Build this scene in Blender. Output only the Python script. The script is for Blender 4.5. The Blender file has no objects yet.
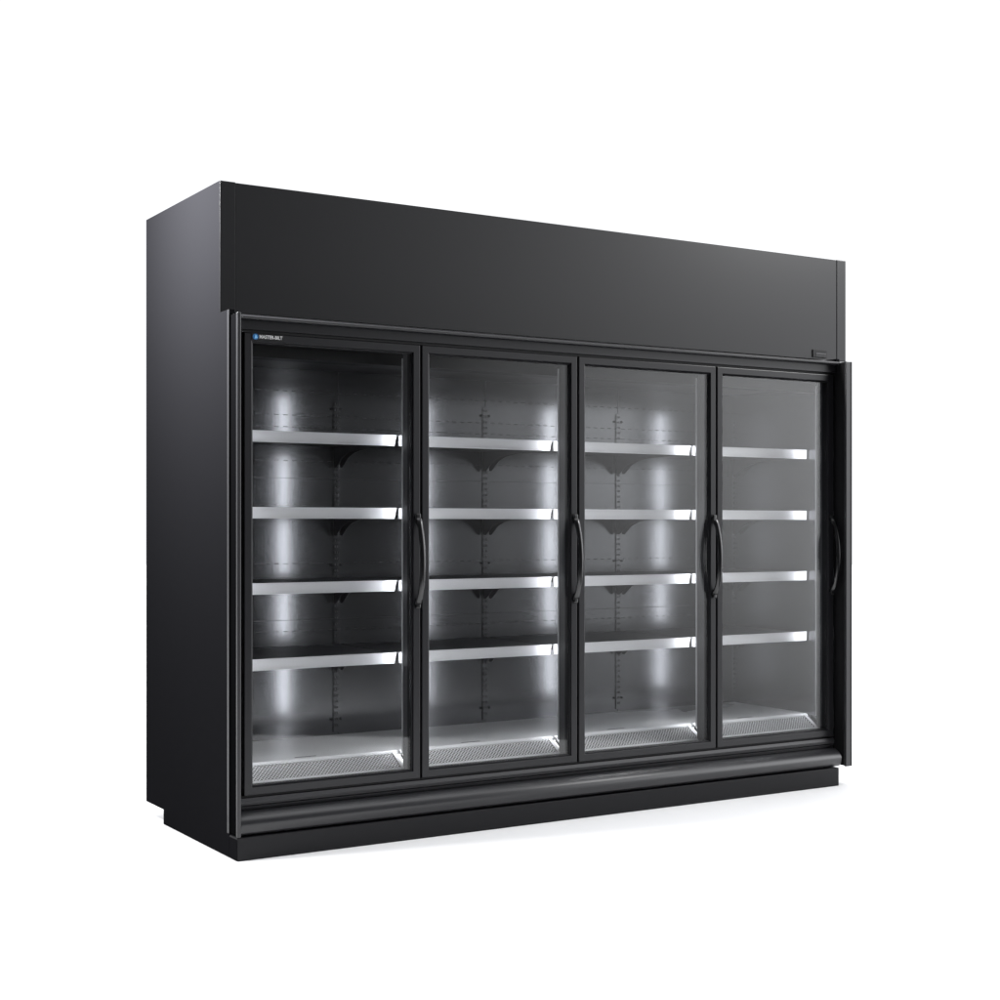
import bpy, bmesh, math
from mathutils import Vector
sc = bpy.context.scene
COL = sc.collection

# ------------------------------------------------------------------ materials
def new_mat(name):
    m = bpy.data.materials.new(name); m.use_nodes = True
    nt = m.node_tree
    return m, nt, nt.nodes['Principled BSDF']

def metal_paint(name, col, rough, spec=0.5, metallic=0.0, grain=0.0, scale=900, rvar=0.0, coat=0.0):
    m, nt, p = new_mat(name)
    p.inputs['Base Color'].default_value = (*col, 1)
    p.inputs['Roughness'].default_value = rough
    p.inputs['Specular IOR Level'].default_value = spec
    p.inputs['Metallic'].default_value = metallic
    p.inputs['Coat Weight'].default_value = coat
    tc = nt.nodes.new('ShaderNodeTexCoord')
    if rvar:
        n2 = nt.nodes.new('ShaderNodeTexNoise'); n2.inputs['Scale'].default_value = 1.7
        n2.inputs['Detail'].default_value = 4
        nt.links.new(tc.outputs['Object'], n2.inputs['Vector'])
        mr = nt.nodes.new('ShaderNodeMapRange')
        mr.inputs['From Min'].default_value = .3; mr.inputs['From Max'].default_value = .7
        mr.inputs['To Min'].default_value = rough - rvar; mr.inputs['To Max'].default_value = rough + rvar
        nt.links.new(n2.outputs['Fac'], mr.inputs['Value'])
        nt.links.new(mr.outputs['Result'], p.inputs['Roughness'])
    if grain:
        n = nt.nodes.new('ShaderNodeTexNoise'); n.inputs['Scale'].default_value = scale
        n.inputs['Detail'].default_value = 2
        b = nt.nodes.new('ShaderNodeBump'); b.inputs['Strength'].default_value = grain
        b.inputs['Distance'].default_value = .0006
        nt.links.new(tc.outputs['Object'], n.inputs['Vector'])
        nt.links.new(n.outputs['Fac'], b.inputs['Height'])
        nt.links.new(b.outputs['Normal'], p.inputs['Normal'])
    return m

M = {}
M['side']   = metal_paint('black_powder_coat_side', (.0108,.0108,.0122), .65, .0, grain=.05)
M['canopy'] = metal_paint('black_powder_coat_front', (.0108,.0108,.0124), .37, .33, grain=.03)
M['frame']  = metal_paint('charcoal_anodised', (.0125,.0125,.0146), .34, .32)
M['kick']   = metal_paint('black_kick_plate', (.0105,.0105,.012), .42, .16, grain=.03)
M['mullion'] = metal_paint('mullion_grey', (.055,.055,.058), .45, .4)
M['trim']   = metal_paint('charcoal_trim', (.020,.020,.0225), .34, .5)
M['black']  = metal_paint('black_plastic', (.006,.006,.007), .55, .3)
M['gap']    = metal_paint('shadow_gap_rubber', (.004,.004,.0045), .9, 0.0)
M['gloss']  = metal_paint('black_gloss_handle', (.008,.008,.009), .22, .6)
M['liner']  = metal_paint('liner_black_steel', (.145,.146,.152), .19, .5, metallic=.9)
M['shelf']  = metal_paint('shelf_black_steel', (.040,.040,.042), .5, .3)
M['rail']   = metal_paint('white_price_rail', (.55,.55,.565), .30, .5)
M['deck']   = metal_paint('grey_steel_deck', (.58,.58,.585), .30, .5, rvar=.04)
M['grille'] = metal_paint('bright_grille', (.78,.78,.79), .35, .5)
M['white']  = metal_paint('white_print', (.8,.8,.8), .5, .3)
M['blue']   = metal_paint('blue_print', (.02,.16,.42), .5, .3)
M['cyan']   = metal_paint('light_blue_print', (.25,.55,.85), .5, .3)
M['greyline'] = metal_paint('grey_print', (.12,.12,.125), .5, .3)
M['floor']  = metal_paint('white_studio_floor', (.93,.93,.93), .9, 0.0)

m, nt, p = new_mat('door_glass'); nt.nodes.remove(p)
out = nt.nodes['Material Output']
tr = nt.nodes.new('ShaderNodeBsdfTransparent'); tr.inputs['Color'].default_value = (.96,.965,.965,1)
gl = nt.nodes.new('ShaderNodeBsdfGlossy'); gl.inputs['Roughness'].default_value = .03
fr = nt.nodes.new('ShaderNodeFresnel'); 
ge = nt.nodes.new('ShaderNodeNewGeometry'); mrg = nt.nodes.new('ShaderNodeMapRange')
mrg.inputs['To Min'].default_value = 1.45; mrg.inputs['To Max'].default_value = 1/1.45
nt.links.new(ge.outputs['Backfacing'], mrg.inputs['Value']); nt.links.new(mrg.outputs['Result'], fr.inputs['IOR'])
mx = nt.nodes.new('ShaderNodeMixShader')
nt.links.new(fr.outputs[0], mx.inputs[0]); nt.links.new(tr.outputs[0], mx.inputs[1])
nt.links.new(gl.outputs[0], mx.inputs[2]); nt.links.new(mx.outputs[0], out.inputs['Surface'])
M['glass'] = m

m, nt, p = new_mat('led_lens')
p.inputs['Base Color'].default_value = (.8,.8,.8,1)
p.inputs['Emission Color'].default_value = (.93,.95,1,1)
p.inputs['Emission Strength'].default_value = 38
M['led'] = m

# ------------------------------------------------------------------ mesh helpers
class MB:
    def __init__(s): s.bm = bmesh.new(); s.mats = []
    def mi(s, mat):
        if mat not in s.mats: s.mats.append(mat)
        return s.mats.index(mat)
    def box(s, x0,x1,y0,y1,z0,z1, mat, bev=0, seg=2):
        r = bmesh.ops.create_cube(s.bm, size=1)
        vs = r['verts']
        for v in vs:
            v.co = Vector(((x0+x1)/2+v.co.x*(x1-x0), (y0+y1)/2+v.co.y*(y1-y0), (z0+z1)/2+v.co.z*(z1-z0)))
        idx = s.mi(mat)
        fs = {f for v in vs for f in v.link_faces}
        for f in fs: f.material_index = idx
        if bev:
            es = list({e for v in vs for e in v.link_edges})
            bmesh.ops.bevel(s.bm, geom=es, offset=bev, segments=seg, affect='EDGES', profile=.5, material=-1)
        return s
    def prism(s, pts, a0, a1, axis, mat, bev=0, ends=None):
        """outline pts in the plane normal to axis; axis 'x': pts=(y,z); 'y': pts=(x,z); 'z': (x,y)"""
        def mk(p, a):
            return {'x': (a,p[0],p[1]), 'y': (p[0],a,p[1]), 'z': (p[0],p[1],a)}[axis]
        A = [s.bm.verts.new(mk(p,a0)) for p in pts]; B = [s.bm.verts.new(mk(p,a1)) for p in pts]
        idx = s.mi(mat); n = len(pts); fs = []
        for i in range(n):
            j = (i+1) % n
            fs.append(s.bm.faces.new((A[i],A[j],B[j],B[i])))
        c0 = s.bm.faces.new(A[::-1]); c1 = s.bm.faces.new(B); fs += [c0, c1]
        for f in fs: f.material_index = idx
        bmesh.ops.recalc_face_normals(s.bm, faces=fs)
        if bev:
            es = list({e for f in (c0,c1) for e in f.edges})
            bmesh.ops.bevel(s.bm, geom=es, offset=bev, segments=2, affect='EDGES', profile=.5)
        return s
    def sweep(s, path, w, d, mat, n=12):
        """tube of elliptical section along a path in the YZ plane: w = half width in X, d = half depth in plane"""
        idx = s.mi(mat); rings = []
        for i, (x,y,z,k) in enumerate(path):
            a = path[max(i-1,0)]; b = path[min(i+1,len(path)-1)]
            t = Vector((b[0]-a[0], b[1]-a[1], b[2]-a[2])).normalized()
            ux = Vector((1,0,0)); uy = t.cross(ux).normalized()
            rings.append([s.bm.verts.new(Vector((x,y,z)) + ux*(w*k*math.cos(q)) + uy*(d*k*math.sin(q)))
                          for q in [2*math.pi*j/n for j in range(n)]])
        fs = []
        for r0, r1 in zip(rings, rings[1:]):
            for j in range(n):
                fs.append(s.bm.faces.new((r0[j], r0[(j+1)%n], r1[(j+1)%n], r1[j])))
        fs.append(s.bm.faces.new(rings[0][::-1])); fs.append(s.bm.faces.new(rings[-1]))
        for f in fs: f.material_index = idx; f.smooth = True
        bmesh.ops.recalc_face_normals(s.bm, faces=fs)
        return s
    def build(s, name, parent=None, loc=(0,0,0), smooth=False):
        me = bpy.data.meshes.new(name); s.bm.to_mesh(me); s.bm.free()
        for m in s.mats: me.materials.append(m)
        if smooth:
            for f in me.polygons: f.use_smooth = True
            me.set_sharp_from_angle(angle=math.radians(35))
        o = bpy.data.objects.new(name, me); COL.objects.link(o); o.location = loc
        if parent: o.parent = parent
        return o

def copy_tree(o, parent):
    c = o.copy(); COL.objects.link(c); c.parent = parent
    for ch in list(o.children): copy_tree(ch, c)
    return c

# ------------------------------------------------------------------ the setting
b = MB()
F, Rr = Vector((.527,.85)), Vector((.85,-.527)); c0 = Vector((-1.994,-5.165))
b.prism([tuple(c0+F*d+Rr*r) for d, r in ((3.5,-7),(3.5,1.6),(7,2.9),(12,6.5),(45,26),(45,-26),(12,-9))], -.05, 0, 'z', M['floor'])
fl = b.build('floor'); fl['kind'] = 'structure'; fl['label'] = 'plain white studio floor'

# ------------------------------------------------------------------ cabinet
W = 3.0
root = bpy.data.objects.new('display_freezer', None); COL.objects.link(root)
root['label'] = 'tall black four-door glass display freezer with lit empty shelves, standing on a white floor'
root['category'] = 'display freezer'

# left side panel, with the toe notch at the back and the canopy cheek on top
b = MB()
b.prism([(-.09,0),(.62,0),(.62,.058),(.835,.058),(.835,2.467),(.004,2.467),(.004,1.983),(-.09,1.983)], 0, .024, 'x', M['side'], bev=.002)
b.build('side_panel', root)
b = MB()
b.prism([(-.09,.085),(.835,.085),(.835,1.980),(-.09,1.980)], W+.002, W+.026, 'x', M['side'], bev=.002)
b.build('side_panel', root)

b = MB(); b.box(-.0012,.001, -.091,-.074, .088,1.982, M['trim'], bev=.0008); b.build('edge_highlight_strip', root)  # added glossier, lighter strip standing in for the highlight along the panel's front edge
# end posts that run down beside the doors
b = MB()
b.box(.006,.019, -.158,-.092, .087,1.962, M['gap'])
b.box(.000,.014, -.172,-.156, .085,1.964, M['trim'], bev=.003)
b.box(.019,.026, -.12,-.092, .087,1.962, M['gap'])
b.build('end_post', root)
b = MB()
b.box(2.990,3.020, -.160,-.092, .087,1.958, M['black'])
b.box(2.986,3.014, -.172,-.158, .084,1.960, M['trim'], bev=.003)
b.box(3.016,3.027, -.170,-.092, .084,1.960, M['black'], bev=.002)
b.build('end_post', root)

# canopy
can = MB()
can.box(.0612,3.095, .0008,.03, 1.985,2.465, M['canopy'], bev=.0015)
can.box(.026,3.150, .03,.832, 1.990,2.463, M['canopy'])
can = can.build('canopy', root)
b = MB().box(.0005,.0605, .0,.03, 1.9835,2.4665, M['canopy'], bev=.0006); b.build('corner_post', can)
b = MB().box(3.0955,3.157, .0,.06, 1.983,2.467, M['canopy'], bev=.004, seg=3); b.build('corner_post', can)
b = MB()
b.box(2.940,3.028, -.004,.0005, 1.994,2.030, M['black'], bev=.001)
b.box(2.958,3.022, -.0055,-.004, 2.009,2.014, M['greyline'])
b.box(2.958,3.022, -.0055,-.004, 2.000,2.0025, M['greyline'])
b.build('nameplate', can)

# header trim above the doors: slanted bright lip, flat band, dark gap
b = MB()
b.prism([(-.108,1.913),(-.108,1.9475),(.002,1.9475),(.002,1.913)], .0145, 2.985, 'x', M['frame'])
b.prism([(-.1085,1.948),(-.129,1.949),(-.1325,1.9525),(-.1325,1.9565),(-.129,1.960),(-.090,1.968),(.002,1.976),(.002,1.948)], .0145, 2.985, 'x', M['trim'])
b.box(.026,2.985, -.098,.002, 1.903,1.9125, M['black'])
b.build('header_trim', root, smooth=True)

# sill and bumper rail under the doors
b = MB()
b.box(.026,2.985, -.092,.0, .2115,.2165, M['black'])
b.prism([(-.102,.182),(-.108,.185),(-.112,.198),(-.106,.2105),(.0,.2105),(.0,.182)], .0145, 2.972, 'x', M['trim'])
b.prism([(-.105,.168),(-.108,.1815),(.0,.1815),(.0,.168)], .0145, 2.964, 'x', M['frame'])
b.build('sill', root, smooth=True)
pts = [(-.108,.166)]
for i in range(11):
    a = math.radians(100 - i*11.5)
    pts.append((-.118 - .052*math.cos(math.radians(80-i*9.0)) , .166 - .046*(i/10)**1.25))
pts += [(-.166,.100),(-.158,.091),(-.150,.087),(-.10,.0845),(0,.0845),(0,.1665)]
b = MB(); b.prism(pts, .0145, 2.962, 'x', M['trim'], bev=.004); b.build('bumper_rail', root, smooth=True)

# kick plate
b = MB()
b.box(.001,2.943, -.170,-.0915, .0,.0835, M['kick'], bev=.0025)
b.box(-.0005,.0005, -.167,-.094, .003,.077, M['side'])
b.box(.03,2.94, -.0910,.60, .0,.086, M['black'])
b.build('kick_plate', root)

# liner: back wall, right and left walls, ceiling, with slots and seams
b = MB()
b.box(.034,2.996, .622,.640, .29,1.93, M['liner'])
for z in (1.768,1.667,1.617,1.475,1.04,.755):
    for i in range(72):
        x = .07 + i*.041
        b.box(x,x+.020, .6205,.6222, z-.0012,z+.0012, M['shelf'])
for z in (1.40,.80):
    b.box(.034,2.996, .6212,.6222, z,z+.0012, M['shelf'])
for x in (.775,1.515,2.262):
    b.box(x-.0012,x+.0012, .6212,.6222, .30,1.93, M['shelf'])
b.build('back_wall', root)
b = MB(); b.box(2.996,3.0015, -.085,.64, .10,1.93, M['liner']); b.build('inner_wall', root)
b = MB(); b.box(.0245,.034, -.085,.64, .10,1.93, M['liner']); b.build('inner_wall', root)
b = MB(); b.box(.034,2.996, .10,.6215, 1.86,1.90, M['shelf'])
b.box(.034,2.996, .02,.10, 1.83,1.90, M['black']); b.build('ceiling_panel', root)

# bottom deck and intake grilles
b = MB()
b.box(.034,2.996, .098,.6210, .285,.303, M['deck'])
for i in range(4):
    xc = .40 + i*.745
    b.box(xc-.045,xc+.045, .125,.135, .3031,.3036, M['black'])
b.build('bottom_deck', root)
BND = [.036,.786,1.531,2.287,2.995]
DN = [.05,.785,1.527,2.271,2.981]
def slope_pt(u, v, off=0):  # u along x, v 0..1 up the grille slope
    n = Vector((0,-.055,.09)).normalized()*off
    return Vector((u, .0+.09*v+n.y, .243+.055*v+n.z))
def slant_box(mb, p0, p1, half, thick, mat, off):
    """thin bar lying on the slope from p0 to p1 (u,v pairs)"""
    a = slope_pt(p0[0],p0[1],off); c = slope_pt(p1[0],p1[1],off)
    t = (c-a).normalized(); n = Vector((0,-.055,.09)).normalized(); s = t.cross(n)*half; h = n*thick
    vs = [mb.bm.verts.new(q) for q in (a-s,a+s,c+s,c-s,a-s+h,a+s+h,c+s+h,c-s+h)]
    idx = mb.mi(mat)
    for f in ((0,3,2,1),(4,5,6,7),(0,1,5,4),(1,2,6,5),(2,3,7,6),(3,0,4,7)):
        F = mb.bm.faces.new([vs[i] for i in f]); F.material_index = idx
for i in range(4):
    x0, x1 = BND[i]+.006, BND[i+1]-.006
    b = MB()
    b.prism([(.0,.236),(.0,.244),(.008,.2485),(.012,.236)], x0, x1, 'x', M['grille'])
    b.prism([(.082,.294),(.090,.300),(.0975,.3035),(.0975,.290),(.088,.286)], x0, x1, 'x', M['grille'])
    g = b.build('intake_grille', root)
    ex0, ex1 = x0+.004, x1-.030
    for u, hw in ((ex0,.004),(ex1+.012,.008)):
        b = MB(); slant_box(b, (u,.02),(u,.98), hw,.003, M['grille'], .001); b.build('grille_bar', g)
    b = MB(); ln = .1055; px = .0145
    n = int((ex1-ex0)/px)
    for k in range(-8, n+1):
        for sgn, off in ((1,.0005),(-1,.0016)):
            u0 = ex0 + k*px; u1 = u0 + .1
            ua, ub = u0, u1; va, vb = (0,1) if sgn > 0 else (1,0)
            if ub < ex0 or ua > ex1: continue
            if ua < ex0:
                r = (ex0-ua)/(ub-ua); va = va+(vb-va)*r; ua = ex0
            if ub > ex1:
                r = (ex1-ua)/(ub-ua); vb = va+(vb-va)*r; ub = ex1
            if ub-ua < .004: continue
            slant_box(b, (ua,va),(ub,vb), .0012,.001, M['grille'], off)
    b.build('mesh_screen', g)
    b = MB(); b.prism([(.004,.232),(.0125,.232),(.084,.2800),(.084,.288)], x0+.002, x1-.002, 'x', M['black']); b.build('air_duct', g)

# mullions with LED strips
LED = [.775,1.517,2.262]
for x in LED:
    b = MB(); b.box(x-.024+.012,x+.024+.008, -.055,.010, .2175,1.90, M['mullion'], bev=.003)
    mu = b.build('mullion', root)
    b = MB(); b.box(x+.003,x+.021, -.080,-.0555, .2185,1.90, M['black']); b.build('gasket', mu)
    b = MB(); b.prism([(x+.018,.0105),(x+.018,.0182),(x-.012,.0182),(x-.012,.0105)], .30,1.86,'z', M['rail']); b.build('light_housing', mu)
    b = MB(); b.box(x+.002,x+.015, .0185,.0245, .33,1.80, M['led'], bev=.002); b.build('light_strip', mu)
for sx, x in ((1,.0345),(-1,2.9955)):
    b = MB(); xa, xb = sorted((x, x+sx*.022)); b.box(xa,xb, -.055,.010, .2175,1.90, M['mullion'], bev=.003)
    mu = b.build('mullion', root)
    b = MB(); xa, xb = sorted((x+sx*.002, x+sx*.020)); b.box(xa,xb, .0105,.018, .30,1.86, M['rail']); b.build('light_housing', mu)
    b = MB(); xa, xb = sorted((x+sx*.003, x+sx*.012)); b.box(xa,xb, .0185,.025, .33,1.80, M['led'], bev=.002); b.build('light_strip', mu)
b = MB(); b.box(.034,2.996, -.055,.018, 1.9005,1.9028, M['frame']); b.build('head_rail', root)
b = MB(); b.box(.034,2.996, -.060,-.0005, .217,.2335, M['frame']); b.build('bottom_rail', root)

# slotted uprights on the back wall
UPR = [.040,.764,1.512,2.262,2.990]
for x in UPR:
    b = MB(); w = .013 if .1 < x < 2.9 else .006
    b.box(x-w,x+w, .6165,.6205, .315,1.74, M['liner'], bev=.001)
    z = .34
    while z < 1.72:
        b.box(x-w*.62,x-w*.18, .6158,.6166, z,z+.010, M['shelf'])
        b.box(x+w*.18,x+w*.62, .6158,.6166, z,z+.010, M['shelf'])
        z += .0255
    if w > .01:
        for z in (1.70,1.03,.37):
            for s in (-1,1):
                b.box(x+s*.021-.005,x+s*.021+.005, .616,.6215, z-.005,z+.005, M['black'], bev=.001)
    b.build('shelf_upright', root)

# shelves: 4 bays x 4 levels
TOPS = [1.561,1.2705,.982,.694]
for i in range(4):
    x0, x1 = BND[i]+.003, BND[i+1]-.003
    b = MB()
    b.box(x0+.003,x1-.003, .104,.605, -.024,-.004, M['shelf'], bev=.002)
    s0 = b.build('shelf', root, loc=(0,0,TOPS[0]))
    b = MB()
    # rail: C channel with slanted cut at the right end and a lower lip
    cut = .010 if i < 3 else 0
    b.prism([(x0,-.043),(x1-cut-.004,-.043),(x1-.004,0),(x0,0)], .090,.100, 'y', M['rail'], bev=.0015)
    b.box(x0+.001,x1-.016, .086,.0895, -.043,-.038, M['rail'])
    b.box(x0+.001,x1-.006, .0865,.0895, -.004,.000, M['rail'])
    b.build('price_rail', s0)
    for bx in (max(UPR[i]+.0145,.05), min(UPR[i+1]-.0145,2.98)):
        pts = [(.13,-.025),(.13,-.036)]
        for k in range(9):
            t = k/8
            pts.append((.13+.455*t, -.036 - .014*t - .063*(t**7)))
        pts += [(.605,-.113),(.605,-.025)]
        b = MB(); b.prism(pts, bx-.0015, bx+.0015, 'x', M['shelf']); b.build('bracket', s0)
    for z in TOPS[1:]:
        c = copy_tree(s0, root); c.location = (0,0,z)

# doors
def make_door(x0, x1, first=False):
    z0, z1 = .2185, 1.9015
    x0 += .0045; x1 -= .0045; w = .030
    yF, yB = -.101, -.062
    b = MB()
    # mitred ring with a stepped inner lip
    def ring(ox, oz, iw, ya, yb, mat):
        X0,X1,Z0,Z1 = x0+ox, x1-ox, z0+oz, z1-oz
        O = [(X0,Z0),(X1,Z0),(X1,Z1),(X0,Z1)]; I = [(X0+iw,Z0+iw),(X1-iw,Z0+iw),(X1-iw,Z1-iw),(X0+iw,Z1-iw)]
        vo = [[b.bm.verts.new((p[0],y,p[1])) for p in O] for y in (ya,yb)]
        vi = [[b.bm.verts.new((p[0],y,p[1])) for p in I] for y in (ya,yb)]
        idx = b.mi(mat); fs = []
        for k in range(4):
            l = (k+1)%4
            for q in ((vo[0][k],vo[0][l],vi[0][l],vi[0][k]), (vo[1][k],vi[1][k],vi[1][l],vo[1][l]),
                      (vo[0][k],vo[1][k],vo[1][l],vo[0][l]), (vi[0][k],vi[0][l],vi[1][l],vi[1][k])):
                fs.append(b.bm.faces.new(q))
        bmesh.ops.recalc_face_normals(b.bm, faces=fs)
        for f in fs: f.material_index = idx
        es = [e for e in {e for f in fs for e in f.edges} if abs(e.verts[0].co.y-ya)<1e-6 and abs(e.verts[1].co.y-ya)<1e-6
              and (abs(e.verts[0].co.x-e.verts[1].co.x)<1e-6 or abs(e.verts[0].co.z-e.verts[1].co.z)<1e-6)]
        bmesh.ops.bevel(b.bm, geom=es, offset=.0025, segments=2, affect='EDGES', profile=.5)
    ring(0,0,w, yF,yB, M['frame'])
    ring(w+.0003,w+.0003,.005, yF+.006,yB, M['black'])
    d = b.build('door', root)
    g = w+.0056
    b = MB(); b.box(x0+g,x1-g, yF+.014,yF+.020, z0+g,z1-g, M['glass']); b.build('glass_pane', d)
    # handle: bowed bar with two boots on the right stile
    hx = x1-.012; zt, zb = 1.232, .895
    b = MB(); path = []
    N = 24
    for k in range(N+1):
        t = k/N; z = zb + (zt-zb)*t
        y = yF - .047*math.sin(math.pi*t)**.55 + .002
        e = 1.35 - .35*min(1, min(t,1-t)/.12)
        path.append((hx, y, z, e))
    b.sweep(path, .0115, .0085, M['gloss'], n=14)
    for z in (zt-.004, zb+.004):
        b.box(hx-.012,hx+.010, yF-.013,yF-.0005, z-.020,z+.020, M['gloss'], bev=.005, seg=3)
    b.build('handle', d)
    return d
doors = [make_door(DN[i], DN[i+1]) for i in range(4)]

# maker's sticker on the first door
b = MB()
b.box(.083,.205, -.1025,-.1012, 1.8975,1.9010, M['black'])
def disc(mb, x, z, r, y0, y1, mat, n=24, sx=1):
    mb.prism([(x+r*sx*math.cos(2*math.pi*k/n), z+r*math.sin(2*math.pi*k/n)) for k in range(n)], y0, y1, 'y', mat)
b = MB()
b.box(.082,.212, -.1030,-.1012, 1.877,1.9005, M['black'], bev=.0004)
disc(b, .097, 1.8885, .0108, -.1036,-.1030, M['blue'])
b.prism([(.093,1.8815),(.1045,1.8835),(.102,1.8925),(.0965,1.8965),(.0945,1.889)], -.1041,-.1036, 'y', M['cyan'])
st = b.build('logo_sticker', doors[0])
cu = bpy.data.curves.new('lettering', 'FONT'); cu.body = 'MASTER-BILT'; cu.size = .0165; cu.extrude = .0003; cu.offset = .0003
cu.space_character = 1.02
tmp = bpy.data.objects.new('lettering', cu); COL.objects.link(tmp)
dg = bpy.context.evaluated_depsgraph_get(); dg.update()
me = bpy.data.meshes.new_from_object(tmp.evaluated_get(dg)); bpy.data.objects.remove(tmp)
me.materials.clear(); me.materials.append(M['white'])
xs = [v.co.x for v in me.vertices]; k = .090/(max(xs)-min(xs))
for v in me.vertices: v.co = Vector((v.co.x*k, v.co.y*k*1.15, v.co.z))
to = bpy.data.objects.new('lettering', me); COL.objects.link(to); to.parent = st
to.rotation_euler = (math.pi/2,0,0); to.location = (.1115,-.1036,1.8835)

# ------------------------------------------------------------------ camera
cam = bpy.data.cameras.new('camera'); co = bpy.data.objects.new('camera', cam); COL.objects.link(co)
co.location = (-1.994,-5.165,1.2026)
co.rotation_euler = (math.pi/2, 0, -math.atan2(.527,.85))
cam.sensor_width = 36; cam.lens = 1.484*36; cam.shift_y = .025; cam.clip_end = 300
sc.camera = co

# ------------------------------------------------------------------ world: studio surround
w = bpy.data.worlds.new('World'); sc.world = w; w.use_nodes = True
nt = w.node_tree; N = nt.nodes; L = nt.links
bg = N['Background']; tc = N.new('ShaderNodeTexCoord')
def lobe(vec, lo, hi, amp):
    v = Vector(vec).normalized()
    d = N.new('ShaderNodeVectorMath'); d.operation = 'DOT_PRODUCT'
    nrm = N.new('ShaderNodeVectorMath'); nrm.operation = 'NORMALIZE'
    L.new(tc.outputs['Generated'], nrm.inputs[0]); L.new(nrm.outputs[0], d.inputs[0]); d.inputs[1].default_value = v
    r = N.new('ShaderNodeMapRange'); r.interpolation_type = 'SMOOTHSTEP'
    r.inputs['From Min'].default_value = lo; r.inputs['From Max'].default_value = hi
    r.inputs['To Min'].default_value = 0; r.inputs['To Max'].default_value = amp
    L.new(d.outputs['Value'], r.inputs['Value']); return r.outputs['Result']
def add(a, b_):
    n = N.new('ShaderNodeMath'); n.operation = 'ADD'; L.new(a, n.inputs[0])
    if hasattr(b_, 'node'): L.new(b_, n.inputs[1])
    else: n.inputs[1].default_value = b_
    return n.outputs[0]
back = lobe((.527,.85,0), .45,.62, 1.08)
right = lobe((.87,-.45,.24), .80,1.0, 4.3)
up = lobe((0,.30,1), .55,.97, 3.35)
tot = add(add(add(back, right), up), .035)
bg.inputs['Color'].default_value = (.965,.975,1,1)
L.new(tot, bg.inputs['Strength'])

# ------------------------------------------------------------------ lamps
def area(name, loc, tgt, sx, sy, e, col=(1,1,1), spread=180):
    l = bpy.data.lights.new(name, 'AREA'); l.shape = 'RECTANGLE'; l.size = sx; l.size_y = sy; l.energy = e; l.color = col; l.spread = math.radians(spread)
    o = bpy.data.objects.new(name, l); COL.objects.link(o); o.location = loc
    o.rotation_euler = (Vector(tgt)-Vector(loc)).to_track_quat('-Z','Y').to_euler()
    return o
area('side_softbox', (-1.2,.27,2.95), (0,.12,2.42), .5,.5, 112, spread=100)
area('front_softbox', (4.4,-1.4,3.6), (2.9,0,2.25), .7,.7, 18, spread=100)

# ------------------------------------------------------------------ render settings
sc.render.engine = 'CYCLES'
sc.cycles.transparent_max_bounces = 24
sc.cycles.max_bounces = 8
sc.cycles.sample_clamp_indirect = 6
sc.view_settings.view_transform = 'Standard'
sc.view_settings.look = 'None'
sc.view_settings.gamma = 1; sc.view_settings.exposure = 0
sc.view_settings.use_curve_mapping = False
